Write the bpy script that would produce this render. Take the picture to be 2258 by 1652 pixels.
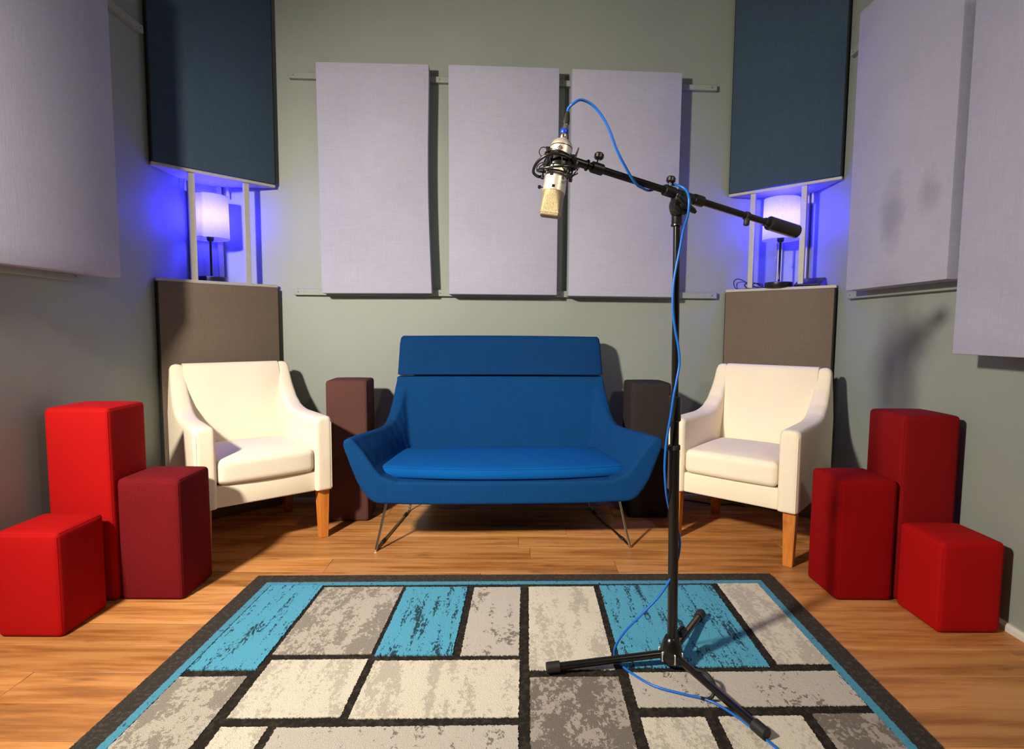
import bpy, bmesh, math, random
from mathutils import Vector, Matrix, Euler
random.seed(7)
for o in list(bpy.data.objects):
    bpy.data.objects.remove(o)
C = bpy.context.scene.collection
S = bpy.context.scene
PI = math.pi

# ---------------------------------------------------------------- camera, world, lights, exposure
cam_d = bpy.data.cameras.new('camera')
cam_d.sensor_fit = 'HORIZONTAL'
cam_d.sensor_width = 36.0
cam_d.lens = 36.0 * 1250 / 2258
cam_d.clip_start = 0.02
cam = bpy.data.objects.new('camera', cam_d)
C.objects.link(cam)
cam.matrix_world = (Matrix.Translation((0, 0, 1.0)) @ Matrix.Rotation(PI / 2 - math.atan(99 / 1250), 4, 'X')
                    @ Matrix.Rotation(0.006, 4, 'Z'))
S.camera = cam
S.view_settings.view_transform = 'Standard'
S.view_settings.look = 'None'
S.view_settings.exposure = 0.0
S.view_settings.gamma = 1.0
S.view_settings.use_curve_mapping = False
w = bpy.data.worlds.new('world')
S.world = w
w.use_nodes = True
w.node_tree.nodes['Background'].inputs[0].default_value = (0.5, 0.5, 0.55, 1)
w.node_tree.nodes['Background'].inputs[1].default_value = 0.02


def area_light(name, loc, target, size, power, col, spread=PI):
    d = bpy.data.lights.new(name, 'AREA')
    d.shape = 'DISK'
    d.size = size
    d.energy = power
    d.color = col
    d.spread = spread
    o = bpy.data.objects.new(name, d)
    C.objects.link(o)
    o.location = loc
    o.rotation_euler = (Vector(target) - Vector(loc)).to_track_quat('-Z', 'Y').to_euler()
    return o


area_light('key_light', (-1.60, 0.28, 2.0), (0.15, 2.9, 0.32), 0.20, 67, (1.0, 0.90, 0.74), math.radians(112))
area_light('fill_light', (1.25, 0.25, 2.2), (-0.1, 2.9, 0.7), 0.25, 4.5, (1.0, 0.9, 0.76), math.radians(125))
area_light('ceiling_bounce', (0.0, 0.9, 3.0), (0, 1.3, 0), 2.2, 2.5, (1.0, 0.95, 0.88))

# ---------------------------------------------------------------- helpers
TAGS = ('label', 'category', 'group', 'kind')


def tag(o, label=None, cat=None, group=None, kind=None):
    for k, v in zip(TAGS, (label, cat, group, kind)):
        if v:
            o[k] = v
    return o


def thing(name, label, cat, loc=(0, 0, 0), rz=0.0, group=None):
    o = bpy.data.objects.new(name, None)
    o.empty_display_size = 0.05
    C.objects.link(o)
    o.location = loc
    o.rotation_euler = (0, 0, rz)
    return tag(o, label, cat, group)


def link(name, bm, m, parent=None, smooth=True, ang=40):
    bmesh.ops.recalc_face_normals(bm, faces=bm.faces[:])
    me = bpy.data.meshes.new(name)
    bm.to_mesh(me)
    bm.free()
    if smooth:
        for p in me.polygons:
            p.use_smooth = True
        try:
            me.set_sharp_from_angle(angle=math.radians(ang))
        except Exception:
            pass
    me.materials.append(m)
    o = bpy.data.objects.new(name, me)
    C.objects.link(o)
    if parent:
        o.parent = parent
    return o


def copy_tree(o, parent=None):
    c = o.copy()
    C.objects.link(c)
    if parent:
        c.parent = parent
    for ch in list(o.children):
        copy_tree(ch, c)
    return c


def add_box(bm, lo, hi, bev=0.0, seg=2, M=None):
    t = bmesh.new()
    bmesh.ops.create_cube(t, size=1.0)
    lo, hi = Vector(lo), Vector(hi)
    for v in t.verts:
        v.co = Vector(((lo[i] + hi[i]) / 2 + v.co[i] * (hi[i] - lo[i])) for i in range(3))
    if bev:
        bmesh.ops.bevel(t, geom=t.edges[:], offset=bev, segments=seg, profile=0.5, affect='EDGES')
    merge(bm, t, M)


def merge(bm, t, M=None):
    if M is not None:
        bmesh.ops.transform(t, matrix=M, verts=t.verts[:])
    me = bpy.data.meshes.new('tmp')
    t.to_mesh(me)
    t.free()
    bm.from_mesh(me)
    bpy.data.meshes.remove(me)


def box(name, lo, hi, m, parent=None, bev=0.0, seg=2, M=None, smooth=True):
    bm = bmesh.new()
    add_box(bm, lo, hi, bev, seg, M)
    return link(name, bm, m, parent, smooth)


def catmull(pts, n=6, closed=False):
    P = [Vector(p) for p in pts]
    out = []
    L = len(P)
    rng = L if closed else L - 1
    for i in range(rng):
        if closed:
            a, b, c, d = P[(i - 1) % L], P[i], P[(i + 1) % L], P[(i + 2) % L]
        else:
            b, c = P[i], P[i + 1]
            a = P[i - 1] if i > 0 else b + (b - c)
            d = P[i + 2] if i + 2 < L else c + (c - b)
        for k in range(n):
            t = k / n
            out.append(0.5 * ((2 * b) + (c - a) * t + (2 * a - 5 * b + 4 * c - d) * t * t + (3 * b - a - 3 * c + d) * t ** 3))
    if not closed:
        out.append(P[-1])
    return out


def add_tube(bm, pts, r, seg=10, closed=False):
    P = [Vector(p) for p in pts]
    n = len(P)
    R = r if isinstance(r, (list, tuple)) else [r] * n
    up = None
    rings = []
    for i in range(n):
        if closed:
            d = (P[(i + 1) % n] - P[i - 1])
        else:
            d = P[min(i + 1, n - 1)] - P[max(i - 1, 0)]
        if d.length < 1e-9:
            d = Vector((0, 0, 1))
        d.normalize()
        if up is None:
            up = Vector((0, 0, 1)) if abs(d.z) < 0.9 else Vector((1, 0, 0))
        up = (up - d * up.dot(d))
        if up.length < 1e-6:
            up = d.orthogonal()
        up.normalize()
        s = d.cross(up)
        rings.append([bm.verts.new(P[i] + (up * math.cos(2 * PI * k / seg) + s * math.sin(2 * PI * k / seg)) * R[i]) for k in range(seg)])
    for i in range(n if closed else n - 1):
        A, B = rings[i], rings[(i + 1) % n]
        for k in range(seg):
            bm.faces.new((A[k], A[(k + 1) % seg], B[(k + 1) % seg], B[k]))
    if not closed:
        bm.faces.new(rings[0][::-1])
        bm.faces.new(rings[-1])


def tube(name, pts, r, m, parent=None, seg=10, closed=False):
    bm = bmesh.new()
    add_tube(bm, pts, r, seg, closed)
    return link(name, bm, m, parent)


def axis_matrix(p, q):
    """origin at p, local Z towards q"""
    d = (Vector(q) - Vector(p)).normalized()
    return Matrix.Translation(p) @ d.to_track_quat('Z', 'Y').to_matrix().to_4x4()


def add_lathe(bm, prof, seg=24, M=None, cap=True):
    t = bmesh.new()
    rings = []
    for r, z in prof:
        rings.append([t.verts.new((r * math.cos(2 * PI * k / seg), r * math.sin(2 * PI * k / seg), z)) for k in range(seg)])
    for A, B in zip(rings, rings[1:]):
        for k in range(seg):
            t.faces.new((A[k], A[(k + 1) % seg], B[(k + 1) % seg], B[k]))
    if cap:
        t.faces.new(rings[0][::-1])
        t.faces.new(rings[-1])
    merge(bm, t, M)


def lathe(name, prof, m, parent=None, seg=24, M=None, cap=True):
    bm = bmesh.new()
    add_lathe(bm, prof, seg, M, cap)
    return link(name, bm, m, parent)


def rod(bm, p, q, r, seg=14, bev=0.0):
    L = (Vector(q) - Vector(p)).length
    prof = [(r, 0), (r, L)] if not bev else [(r - bev, 0), (r, bev), (r, L - bev), (r - bev, L)]
    add_lathe(bm, prof, seg, axis_matrix(p, q))


def add_prism(bm, poly, axis, a, b, bev=0.0, seg=2, M=None, bevel_all=True):
    """poly of 2D points; extruded along axis ('x': poly is (y,z); 'y': (x,z); 'z': (x,y)) from a to b"""
    t = bmesh.new()

    def mk(p, h):
        return {'x': (h, p[0], p[1]), 'y': (p[0], h, p[1]), 'z': (p[0], p[1], h)}[axis]
    A = [t.verts.new(mk(p, a)) for p in poly]
    B = [t.verts.new(mk(p, b)) for p in poly]
    n = len(poly)
    fa = t.faces.new(A)
    fb = t.faces.new(B[::-1])
    for i in range(n):
        t.faces.new((A[i], B[i], B[(i + 1) % n], A[(i + 1) % n]))
    bmesh.ops.recalc_face_normals(t, faces=t.faces[:])
    if bev:
        ed = set(fa.edges) | set(fb.edges)
        bmesh.ops.bevel(t, geom=list(ed), offset=bev, segments=seg, profile=0.5, affect='EDGES')
    merge(bm, t, M)


# ---------------------------------------------------------------- materials
def s2l(c):
    return tuple(((v / 255) / 12.92 if v / 255 <= 0.04045 else ((v / 255 + 0.055) / 1.055) ** 2.4) for v in c)


class NT:
    def __init__(self, name):
        self.m = bpy.data.materials.new(name)
        self.m.use_nodes = True
        self.t = self.m.node_tree
        self.b = self.t.nodes['Principled BSDF']

    def n(self, typ, **kw):
        nd = self.t.nodes.new(typ)
        for k, v in kw.items():
            if k in nd.inputs:
                nd.inputs[k].default_value = v
            else:
                setattr(nd, k, v)
        return nd

    def l(self, a, b):
        self.t.links.new(a, b)

    def coords(self, scale, offset_random=False, kind='Object'):
        tc = self.n('ShaderNodeTexCoord')
        mp = self.n('ShaderNodeMapping')
        mp.inputs['Scale'].default_value = scale
        src = tc.outputs[kind]
        if offset_random:
            oi = self.n('ShaderNodeObjectInfo')
            ml = self.n('ShaderNodeMath', operation='MULTIPLY')
            ml.inputs[1].default_value = 57.0
            self.l(oi.outputs['Random'], ml.inputs[0])
            ad = self.n('ShaderNodeVectorMath', operation='ADD')
            self.l(src, ad.inputs[0])
            self.l(ml.outputs[0], ad.inputs[1])
            src = ad.outputs[0]
        self.l(src, mp.inputs['Vector'])
        return mp.outputs['Vector']

    def noise(self, vec, scale=1.0, detail=3.0, rough=0.55):
        nz = self.n('ShaderNodeTexNoise')
        nz.inputs['Scale'].default_value = scale
        nz.inputs['Detail'].default_value = detail
        nz.inputs['Roughness'].default_value = rough
        self.l(vec, nz.inputs['Vector'])
        return nz.outputs['Fac']

    def ramp(self, fac, stops):
        r = self.n('ShaderNodeValToRGB')
        el = r.color_ramp.elements
        while len(el) < len(stops):
            el.new(0.5)
        for e, (p, c) in zip(el, stops):
            e.position = p
            e.color = (*c, 1)
        self.l(fac, r.inputs['Fac'])
        return r.outputs['Color']

    def mix(self, fac, a, b, mode='MIX'):
        mx = self.n('ShaderNodeMix', data_type='RGBA', blend_type=mode)
        for sock, v in ((mx.inputs[0], fac), (mx.inputs[6], a), (mx.inputs[7], b)):
            if isinstance(v, (int, float)):
                sock.default_value = v
            elif isinstance(v, tuple):
                sock.default_value = (*v, 1)
            else:
                self.l(v, sock)
        return mx.outputs[2]

    def math(self, op, a, b=0.0):
        m = self.n('ShaderNodeMath', operation=op)
        for i, v in enumerate((a, b)):
            if isinstance(v, (int, float)):
                m.inputs[i].default_value = v
            else:
                self.l(v, m.inputs[i])
        return m.outputs[0]

    def bump(self, h, strength=0.3, dist=0.002):
        b = self.n('ShaderNodeBump')
        b.inputs['Strength'].default_value = strength
        b.inputs['Distance'].default_value = dist
        self.l(h, b.inputs['Height'])
        self.l(b.outputs['Normal'], self.b.inputs['Normal'])

    def set(self, color=None, rough=0.6, metal=0.0, spec=0.5, **kw):
        if color is not None:
            if isinstance(color, tuple):
                self.b.inputs['Base Color'].default_value = (*color, 1)
            else:
                self.l(color, self.b.inputs['Base Color'])
        self.b.inputs['Roughness'].default_value = rough
        self.b.inputs['Metallic'].default_value = metal
        self.b.inputs['Specular IOR Level'].default_value = spec
        for k, v in kw.items():
            self.b.inputs[k].default_value = v
        return self.m


def plain(name, rgb, rough=0.5, metal=0.0, spec=0.5, grain=0.06, gscale=40, bump=0.0):
    k = NT(name)
    c = s2l(rgb)
    v = k.coords((1, 1, 1))
    f = k.noise(v, gscale, 4)
    lo = tuple(x * (1 - grain) for x in c)
    hi = tuple(min(1, x * (1 + grain)) for x in c)
    col = k.ramp(f, [(0.3, lo), (0.7, hi)])
    if bump:
        k.bump(f, bump, 0.001)
    return k.set(col, rough, metal, spec)


def linen(name, rgb, contrast=0.16, streak='h', rough=0.9, stains=()):
    """woven linen: slubby threads along and across"""
    k = NT(name)
    c = s2l(rgb)
    h = k.noise(k.coords((14, 14, 420), True), 1.0, 3, 0.6)
    v = k.noise(k.coords((420, 420, 14), True), 1.0, 3, 0.6)
    fine = k.noise(k.coords((700, 700, 700), True), 1.0, 1)
    blot = k.noise(k.coords((3, 3, 3), True), 1.0, 4)
    a, b = (0.6, 0.4) if streak == 'h' else (0.45, 0.55)
    s = k.math('ADD', k.math('MULTIPLY', h, a), k.math('MULTIPLY', v, b))
    s = k.math('ADD', k.math('MULTIPLY', s, 0.8), k.math('MULTIPLY', fine, 0.2))
    col = k.ramp(s, [(0.36, tuple(x * (1 - contrast) for x in c)), (0.52, c), (0.68, tuple(min(1, x * (1 + contrast)) for x in c))])
    col = k.mix(0.35, col, k.ramp(blot, [(0.3, tuple(x * 0.86 for x in c)), (0.7, tuple(x * 1.08 for x in c))]))
    for cx, cz, rx, rz, amt in stains:      # grubby hand-height marks, in the panel's own coordinates
        tc = k.n('ShaderNodeTexCoord')
        mp = k.n('ShaderNodeMapping')
        mp.inputs['Location'].default_value = (-cx / rx, 0, -cz / rz)
        mp.inputs['Scale'].default_value = (1 / rx, 0, 1 / rz)
        k.l(tc.outputs['Object'], mp.inputs['Vector'])
        ln = k.n('ShaderNodeVectorMath', operation='LENGTH')
        k.l(mp.outputs['Vector'], ln.inputs[0])
        wob = k.math('ADD', ln.outputs['Value'], k.math('MULTIPLY', k.noise(k.coords((9, 9, 9)), 1.0, 4), .9))
        mk = k.ramp(wob, [(.55, (amt, amt, amt)), (1.0, (0, 0, 0))])
        col = k.mix(mk, col, tuple(x * .45 for x in c))
    k.bump(s, 0.35, 0.0015)
    return k.set(col, rough, 0, 0.15)


def wool(name, rgb, contrast=0.3, scale=520, rough=0.95, sheen=0.0, spec=0.1):
    k = NT(name)
    c = s2l(rgb)
    f = k.noise(k.coords((1, 1, 1), True), scale, 2)
    g = k.noise(k.coords((1, 1, 1), True), 5, 3)
    col = k.ramp(f, [(0.3, tuple(x * (1 - contrast) for x in c)), (0.7, tuple(min(1, x * (1 + contrast)) for x in c))])
    col = k.mix(0.3, col, k.ramp(g, [(0.3, tuple(x * 0.85 for x in c)), (0.7, tuple(min(1, x * 1.12) for x in c))]))
    k.bump(f, 0.3, 0.001)
    m = k.set(col, rough, 0, spec)
    if sheen:
        k.b.inputs['Sheen Weight'].default_value = sheen
        k.b.inputs['Sheen Tint'].default_value = (*c, 1)
    return m


def pile(name, base, dark, thr, width, streak=(26, 6, 1), fleck=170, contrast=0.12, soft=0.06, fine=(85, 60, 1)):
    """cut-pile wool: base yarn mottled with a second yarn in streaks"""
    k = NT(name)
    a, b = s2l(base), s2l(dark)
    big = k.noise(k.coords(streak, True), 1.0, 2)
    mid = k.noise(k.coords(fine, True), 1.0, 3, 0.7)
    tuft = k.noise(k.coords((1, 1, 1), True), 420, 1)
    s = k.math('ADD', k.math('MULTIPLY', big, 0.5), k.math('MULTIPLY', mid, 0.5))
    mask = k.ramp(s, [(thr, (0, 0, 0)), (thr + soft, (1, 1, 1))])
    col = k.mix(mask, a, b)
    col = k.mix(k.math('MULTIPLY', tuft, contrast * 2.5), col, tuple(x * 0.45 for x in a))
    k.bump(k.math('ADD', tuft, k.math('MULTIPLY', mid, 0.6)), 0.7, 0.004)
    return k.set(col, 1.0, 0, 0.05)


def make_wood(name, light, mid, dark, stretch=(2.2, 26, 26), rough=0.42, spec=0.4):
    k = NT(name)
    L, M_, D = s2l(light), s2l(mid), s2l(dark)
    v = k.coords(stretch, True)
    g = k.noise(v, 1.0, 6, 0.62)
    v2 = k.coords((1.0, 5, 5), True)
    g2 = k.noise(v2, 1.0, 3)
    fib = k.noise(k.coords((12, 330, 330), True), 1.0, 3)
    col = k.ramp(g, [(0.36, D), (0.47, M_), (0.58, L)])
    col = k.mix(0.4, col, k.ramp(g2, [(0.3, M_), (0.66, L)]))
    kn = k.noise(k.coords((4.5, 17, 17), True), 1.0, 2, .5)
    col = k.mix(k.ramp(kn, [(.64, (0, 0, 0)), (.76, (.75, .75, .75))]), col, tuple(x * .8 for x in D))
    col = k.mix(k.math('MULTIPLY', fib, 0.28), col, D)
    oi = k.n('ShaderNodeObjectInfo')
    hv = k.n('ShaderNodeHueSaturation')
    k.l(k.math('ADD', k.math('MULTIPLY', oi.outputs['Random'], 0.42), 0.76), hv.inputs['Value'])
    k.l(col, hv.inputs['Color'])
    k.bump(fib, 0.12, 0.0006)
    return k.set(hv.outputs['Color'], rough, 0, spec)


M_wall = plain('wall_paint', (144, 151, 145), 0.5, 0, 0.35, 0.05, 1.6)
M_ceil = plain('ceiling_paint', (96, 95, 92), 0.9)
M_trim = plain('white_trim', (215, 212, 205), 0.5)
M_rail = plain('painted_batten', (146, 152, 145), 0.5, 0, 0.3)
M_floor = plain('subfloor', (70, 48, 30), 0.8)
M_plank = make_wood('oak_laminate', (222, 160, 98), (190, 124, 66), (128, 76, 36))
M_leg = make_wood('honey_oak', (216, 140, 62), (196, 118, 46), (160, 88, 32), (20, 20, 2.5), 0.4)
M_lilac = linen('lilac_linen', (170, 169, 190))
M_lilac_v = linen('lilac_linen_side', (170, 169, 190), 0.16, 'v')
M_lilac_s = linen('lilac_linen_smudged', (170, 169, 190), 0.16, 'v', .9, ((.30, .30, .16, .34, .5), (.50, .34, .14, .2, .4)))
M_navy = linen('petrol_linen', (60, 78, 96), 0.28, 'v')
M_taupe = linen('taupe_fabric', (112, 98, 86), 0.2, 'v', 0.6)
M_edge = plain('black_edge', (28, 28, 28), 0.8)
M_white = plain('white_shelf_paint', (176, 173, 162), 0.45)
M_cream = linen('cream_upholstery', (240, 228, 206), 0.05, 'h')
M_cream2 = linen('cream_cushion', (240, 228, 208), 0.05, 'h')
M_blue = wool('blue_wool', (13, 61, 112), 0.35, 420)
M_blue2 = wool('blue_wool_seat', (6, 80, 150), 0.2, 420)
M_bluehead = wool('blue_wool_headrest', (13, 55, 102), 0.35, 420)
M_chrome = NT('chrome')
M_chrome.b.inputs['Base Color'].default_value = (0.62, 0.6, 0.57, 1)
M_chrome = M_chrome.set(None, 0.18, 1.0)
M_rubber = plain('black_rubber', (24, 23, 22), 0.6)
M_black = plain('black_powder_coat', (22, 21, 20), 0.32, 0, 0.6)
M_blackm = plain('black_gloss_tube', (26, 25, 23), 0.22, 0.3, 0.7)
M_red = wool('scarlet_felt', (164, 2, 3), 0.1, 500, 0.85, 0, 0.2)
M_red2 = wool('dark_red_felt', (126, 3, 5), 0.12, 500, 0.85, 0, 0.2)
M_crim = wool('crimson_felt', (136, 7, 12), 0.14, 500)
M_maroon = wool('maroon_felt', (106, 20, 26), 0.3, 380)
M_brown = wool('brown_felt', (88, 58, 54), 0.22, 420)
M_char = wool('charcoal_felt', (50, 45, 45), 0.22, 420)
M_nickel = NT('satin_nickel')
M_nickel.b.inputs['Base Color'].default_value = (0.86, 0.77, 0.64, 1)
M_nickel = M_nickel.set(None, 0.46, 0.75)
M_plug = NT('plug_metal')
M_plug.b.inputs['Base Color'].default_value = (0.7, 0.62, 0.5, 1)
M_plug = M_plug.set(None, 0.25, 1.0)
M_cable = plain('blue_cable', (14, 98, 196), 0.35, 0, 0.5, 0.03)
M_ring = plain('blue_ring', (10, 60, 190), 0.35)


def mesh_grille():
    k = NT('wire_mesh')
    v = k.n('ShaderNodeTexVoronoi')
    v.inputs['Scale'].default_value = 900
    k.l(k.coords((1, 1, 1)), v.inputs['Vector'])
    col = k.ramp(v.outputs['Distance'], [(0.1, (0.07, 0.05, 0.025)), (0.5, (0.46, 0.36, 0.2))])
    k.bump(v.outputs['Distance'], 0.5, 0.001)
    return k.set(col, 0.45, 0.6, 0.5)


M_mesh = mesh_grille()

# rug yarns
Y_black = pile('rug_black', (44, 40, 37), (62, 57, 52), 0.5, 0, (60, 60, 1), 170, 0.2)
Y_border = pile('rug_charcoal_border', (66, 61, 57), (88, 82, 76), 0.52, 0, (90, 90, 1), 170, 0.3)
Y_blue = pile('rug_blue', (92, 172, 204), (34, 36, 38), 0.55, 0, (40, 4, 1), 170, 0.22, 0.02, (150, 55, 1))
Y_stripe = pile('rug_blue_edge', (84, 152, 182), (40, 70, 86), 0.6, 0, (40, 40, 1), 170, 0.16, 0.03)
Y_cream = pile('rug_cream', (214, 205, 188), (184, 176, 162), 0.5, 0, (22, 5, 1), 170, 0.06, 0.05)
Y_grey = pile('rug_grey', (184, 176, 163), (142, 134, 124), 0.49, 0, (20, 7, 1), 170, 0.08, 0.02)
Y_pale = pile('rug_pale_grey', (192, 184, 174), (124, 116, 106), 0.575, 0, (22, 9, 1), 170, 0.08, 0.02)
Y_dark = pile('rug_dark_grey', (170, 160, 150), (116, 108, 101), 0.47, 0, (18, 10, 1), 170, 0.1, 0.02)


# lamp materials
def shade_mat():
    k = NT('lamp_shade_linen')
    t = k.t
    out = t.nodes['Material Output']
    f = k.noise(k.coords((500, 500, 60)), 1.0, 2)
    col = k.ramp(f, [(0.3, (0.58, 0.58, 0.58)), (0.7, (0.72, 0.72, 0.72))])
    d = k.n('ShaderNodeBsdfDiffuse')
    tr = k.n('ShaderNodeBsdfTranslucent')
    k.l(col, d.inputs['Color'])
    k.l(col, tr.inputs['Color'])
    mx = k.n('ShaderNodeMixShader')
    mx.inputs[0].default_value = 0.75
    k.l(d.outputs[0], mx.inputs[1])
    k.l(tr.outputs[0], mx.inputs[2])
    k.l(mx.outputs[0], out.inputs['Surface'])
    return k.m


M_shade = shade_mat()
BULB_COL = (0.026, 0.021, 1.0)
BULB_STR = 400.0
kb = NT('blue_bulb')
kb.set((0.02, 0.02, 0.02), 0.4)
kb.b.inputs['Emission Color'].default_value = (*BULB_COL, 1)
kb.b.inputs['Emission Strength'].default_value = BULB_STR
M_bulb = kb.m

# ---------------------------------------------------------------- room shell
XL, XR, YF, ZC = -1.73, 1.68, -1.6, 3.1


def back_y(x):
    return 3.285 + 0.0559 * x


def struct(name, bm, m, smooth=False):
    o = link(name, bm, m, None, smooth)
    o['kind'] = 'structure'
    return o


bm = bmesh.new()
add_box(bm, (XL - .1, YF - .1, -.12), (XR + .1, 3.6, -.012))
floor = struct('floor', bm, M_floor)
PW = 0.138
y = -1.6
row = 0
while y < 3.4:
    x = XL - random.uniform(0.1, 1.0)
    while x < XR:
        L = 1.22
        a, b = max(x, XL + 0.004), min(x + L, XR - 0.004)
        if b - a > 0.05:
            yb = min(y + PW - 0.0016, 3.36)
            cx, cy = (a + b) / 2, (y + yb) / 2
            if cy < back_y(cx) - 0.02:
                hx, hy = (b - a) / 2 - 0.0006, (yb - y) / 2
                o = box('plank', (-hx, -hy, -0.012), (hx, hy, 0.0), M_plank, floor, 0.0008, 1)
                o.location = (cx, cy, 0)
        x += L
    y += PW
    row += 1

bm = bmesh.new()
add_prism(bm, [(XL - .1, back_y(XL - .1)), (XR + .1, back_y(XR + .1)), (XR + .1, back_y(XR) + .15), (XL - .1, back_y(XL) + .15)], 'z', -.1, ZC)
struct('wall_back', bm, M_wall)
bm = bmesh.new()
add_box(bm, (XL - .1, YF, -.1), (XL, back_y(XL), ZC))
struct('wall_left', bm, M_wall)
bm = bmesh.new()
add_box(bm, (XR, YF, -.1), (XR + .1, back_y(XR), ZC))
struct('wall_right', bm, M_wall)
bm = bmesh.new()
add_box(bm, (XL - .1, YF - .1, -.1), (XR + .1, YF, ZC))
struct('wall_front', bm, M_wall)
bm = bmesh.new()
add_box(bm, (XL - .1, YF - .1, ZC), (XR + .1, 3.6, ZC + .1))
struct('ceiling', bm, M_ceil)

# low white floor trim
yaw = math.atan(0.0559)
Rb = Matrix.Translation((0, 3.285, 0)) @ Matrix.Rotation(yaw, 4, 'Z')     # frame of the back wall: local y = 0 on its face


def trim_prof(d):
    return [(0, 0), (d, 0), (d, .016), (d * .5, .024), (0, .024)]


bm = bmesh.new()
add_prism(bm, [(-p[0], p[1]) for p in trim_prof(.018)], 'x', -1.31, 1.25, M=Rb)
struct('baseboard_back', bm, M_trim)
bm = bmesh.new()
add_prism(bm, [(XL + p[0], p[1]) for p in trim_prof(.018)], 'y', YF, 2.72)
struct('baseboard_left', bm, M_trim)
bm = bmesh.new()
add_prism(bm, [(XR - p[0], p[1]) for p in trim_prof(.018)], 'y', YF, 2.92)
struct('baseboard_right', bm, M_trim)

# battens that the wall panels hang on
M_screw = plain('screw_head', (120, 120, 114), 0.4, 0.6)


def batten(name, lo, hi, M, screws):
    bm = bmesh.new()
    add_box(bm, lo, hi, .002, 1, M)
    o = struct(name, bm, M_rail, True)
    for p, q in screws:
        s = lathe('screw', [(.004, 0), (.004, .001), (.002, .0022)], M_screw, o, 10, (M or Matrix()) @ axis_matrix(p, q))
    return o


d = .028
batten('trim_1', (-1.224, -d, 2.353), (1.15, 0, 2.385), Rb, [((x, -d, 2.369), (x, -d - 1, 2.369)) for x in (-1.2, -.41, .27, 1.12)])
batten('trim_2', (-1.224, -d, 1.186), (1.19, 0, 1.222), Rb, [((x, -d, 1.203), (x, -d - 1, 1.203)) for x in (-1.2, -.41, .27, 1.16)])
batten('trim_3', (XL, 1.6, 2.345), (XL + d, 2.72, 2.378), None, [((XL + d, 2.7, 2.36), (9, 2.7, 2.36))])
batten('trim_4', (XL, 1.6, 1.18), (XL + d, 2.25, 1.215), None, [((XL + d, 2.23, 1.197), (9, 2.23, 1.197))])
batten('trim_5', (XR - d, 1.2, 2.345), (XR, 2.9, 2.378), None, [((XR - d, 2.88, 2.36), (-9, 2.88, 2.36))])
batten('trim_6', (XR - d, 1.95, 1.16), (XR, 2.82, 1.195), None, [((XR - d, 2.8, 1.178), (-9, 2.8, 1.178))])
batten('trim_7', (XR - d, 1.2, 0.885), (XR, 1.75, 0.915), None, [((XR - d, 1.72, .9), (-9, 1.72, .9))])


# ---------------------------------------------------------------- acoustic panels
def panel_mesh(wd, th, ht, bow=0.0):
    """fabric-wrapped panel: x 0..wd, y -th..0, z 0..ht; the right edge may bow inwards a little"""
    bm = bmesh.new()
    nx, nz = 2, 14
    t = bmesh.new()
    bmesh.ops.create_cube(t, size=1)
    for v in t.verts:
        v.co = Vector(((v.co.x + .5) * wd, (v.co.y - .5) * th, (v.co.z + .5) * ht))
    ed = [e for e in t.edges if abs((e.verts[0].co - e.verts[1].co).z) > ht * .5]
    bmesh.ops.subdivide_edges(t, edges=ed, cuts=nz, use_grid_fill=True)
    rim = [e for e in t.edges if len(e.link_faces) == 2 and e.calc_face_angle(0) > 1]
    bmesh.ops.bevel(t, geom=rim, offset=.006, segments=2, profile=.6, affect='EDGES')
    if bow:
        for v in t.verts:
            if v.co.x > wd * .5:
                f = v.co.z / ht
                v.co.x -= bow * math.sin(PI * min(1, f * 1.05)) ** 1.2
    merge(bm, t)
    return bm


def wall_panel(name, label, M, wd, th, ht, m, bow=0.0, group=None):
    o = link(name, panel_mesh(wd, th, ht, bow), m)
    o.matrix_world = M
    return tag(o, label, 'panel', group)


G = 'lilac acoustic wall panels'
off = -0.03
TH = 0.072
for lab, x0, x1, z0, z1, rr, bow in (
        ('lilac linen acoustic panel on back wall, leftmost of three above the sofa', -1.050, -.452, 1.192, 2.410, -.008, .012),
        ('lilac linen acoustic panel on back wall, middle of three, behind the microphone', -.358, .243, 1.194, 2.417, 0, 0),
        ('lilac linen acoustic panel on back wall, rightmost of three, behind the boom arm', .308, .918, 1.190, 2.416, .004, 0)):
    M = Rb @ Matrix.Translation((x0 + .0, off, z0)) @ Matrix.Rotation(rr, 4, 'Y')
    wall_panel('acoustic_panel', lab, M, x1 - x0, TH, z1 - z0, M_lilac, bow, G)
# left wall: local x -> world -Y direction so that the face looks to +X
M = Matrix.Translation((-1.607 - .055, 2.358, 1.203)) @ Matrix.Rotation(PI / 2 - math.radians(6), 4, 'Z') @ Matrix.Translation((-.61, 0, 0))
wall_panel('acoustic_panel', 'large lilac linen acoustic panel hanging on the left wall', M, .61, .055, 1.22, M_lilac_v, 0, G)
M = Matrix.Translation((XR - .03, 2.68, 1.190)) @ Matrix.Rotation(-PI / 2, 4, 'Z')
wall_panel('acoustic_panel', 'lilac panel with smudged lower half on right wall, hung higher beside the corner', M, .62, .09, 1.245, M_lilac_s, 0, G)
M = Matrix.Translation((XR - .03, 1.96, 0.925)) @ Matrix.Rotation(-PI / 2, 4, 'Z')
wall_panel('acoustic_panel', 'nearest lilac panel on right wall, hung lower and cut by the photo edge', M, .61, .13, 1.22, M_lilac_v, 0, G)


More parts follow.
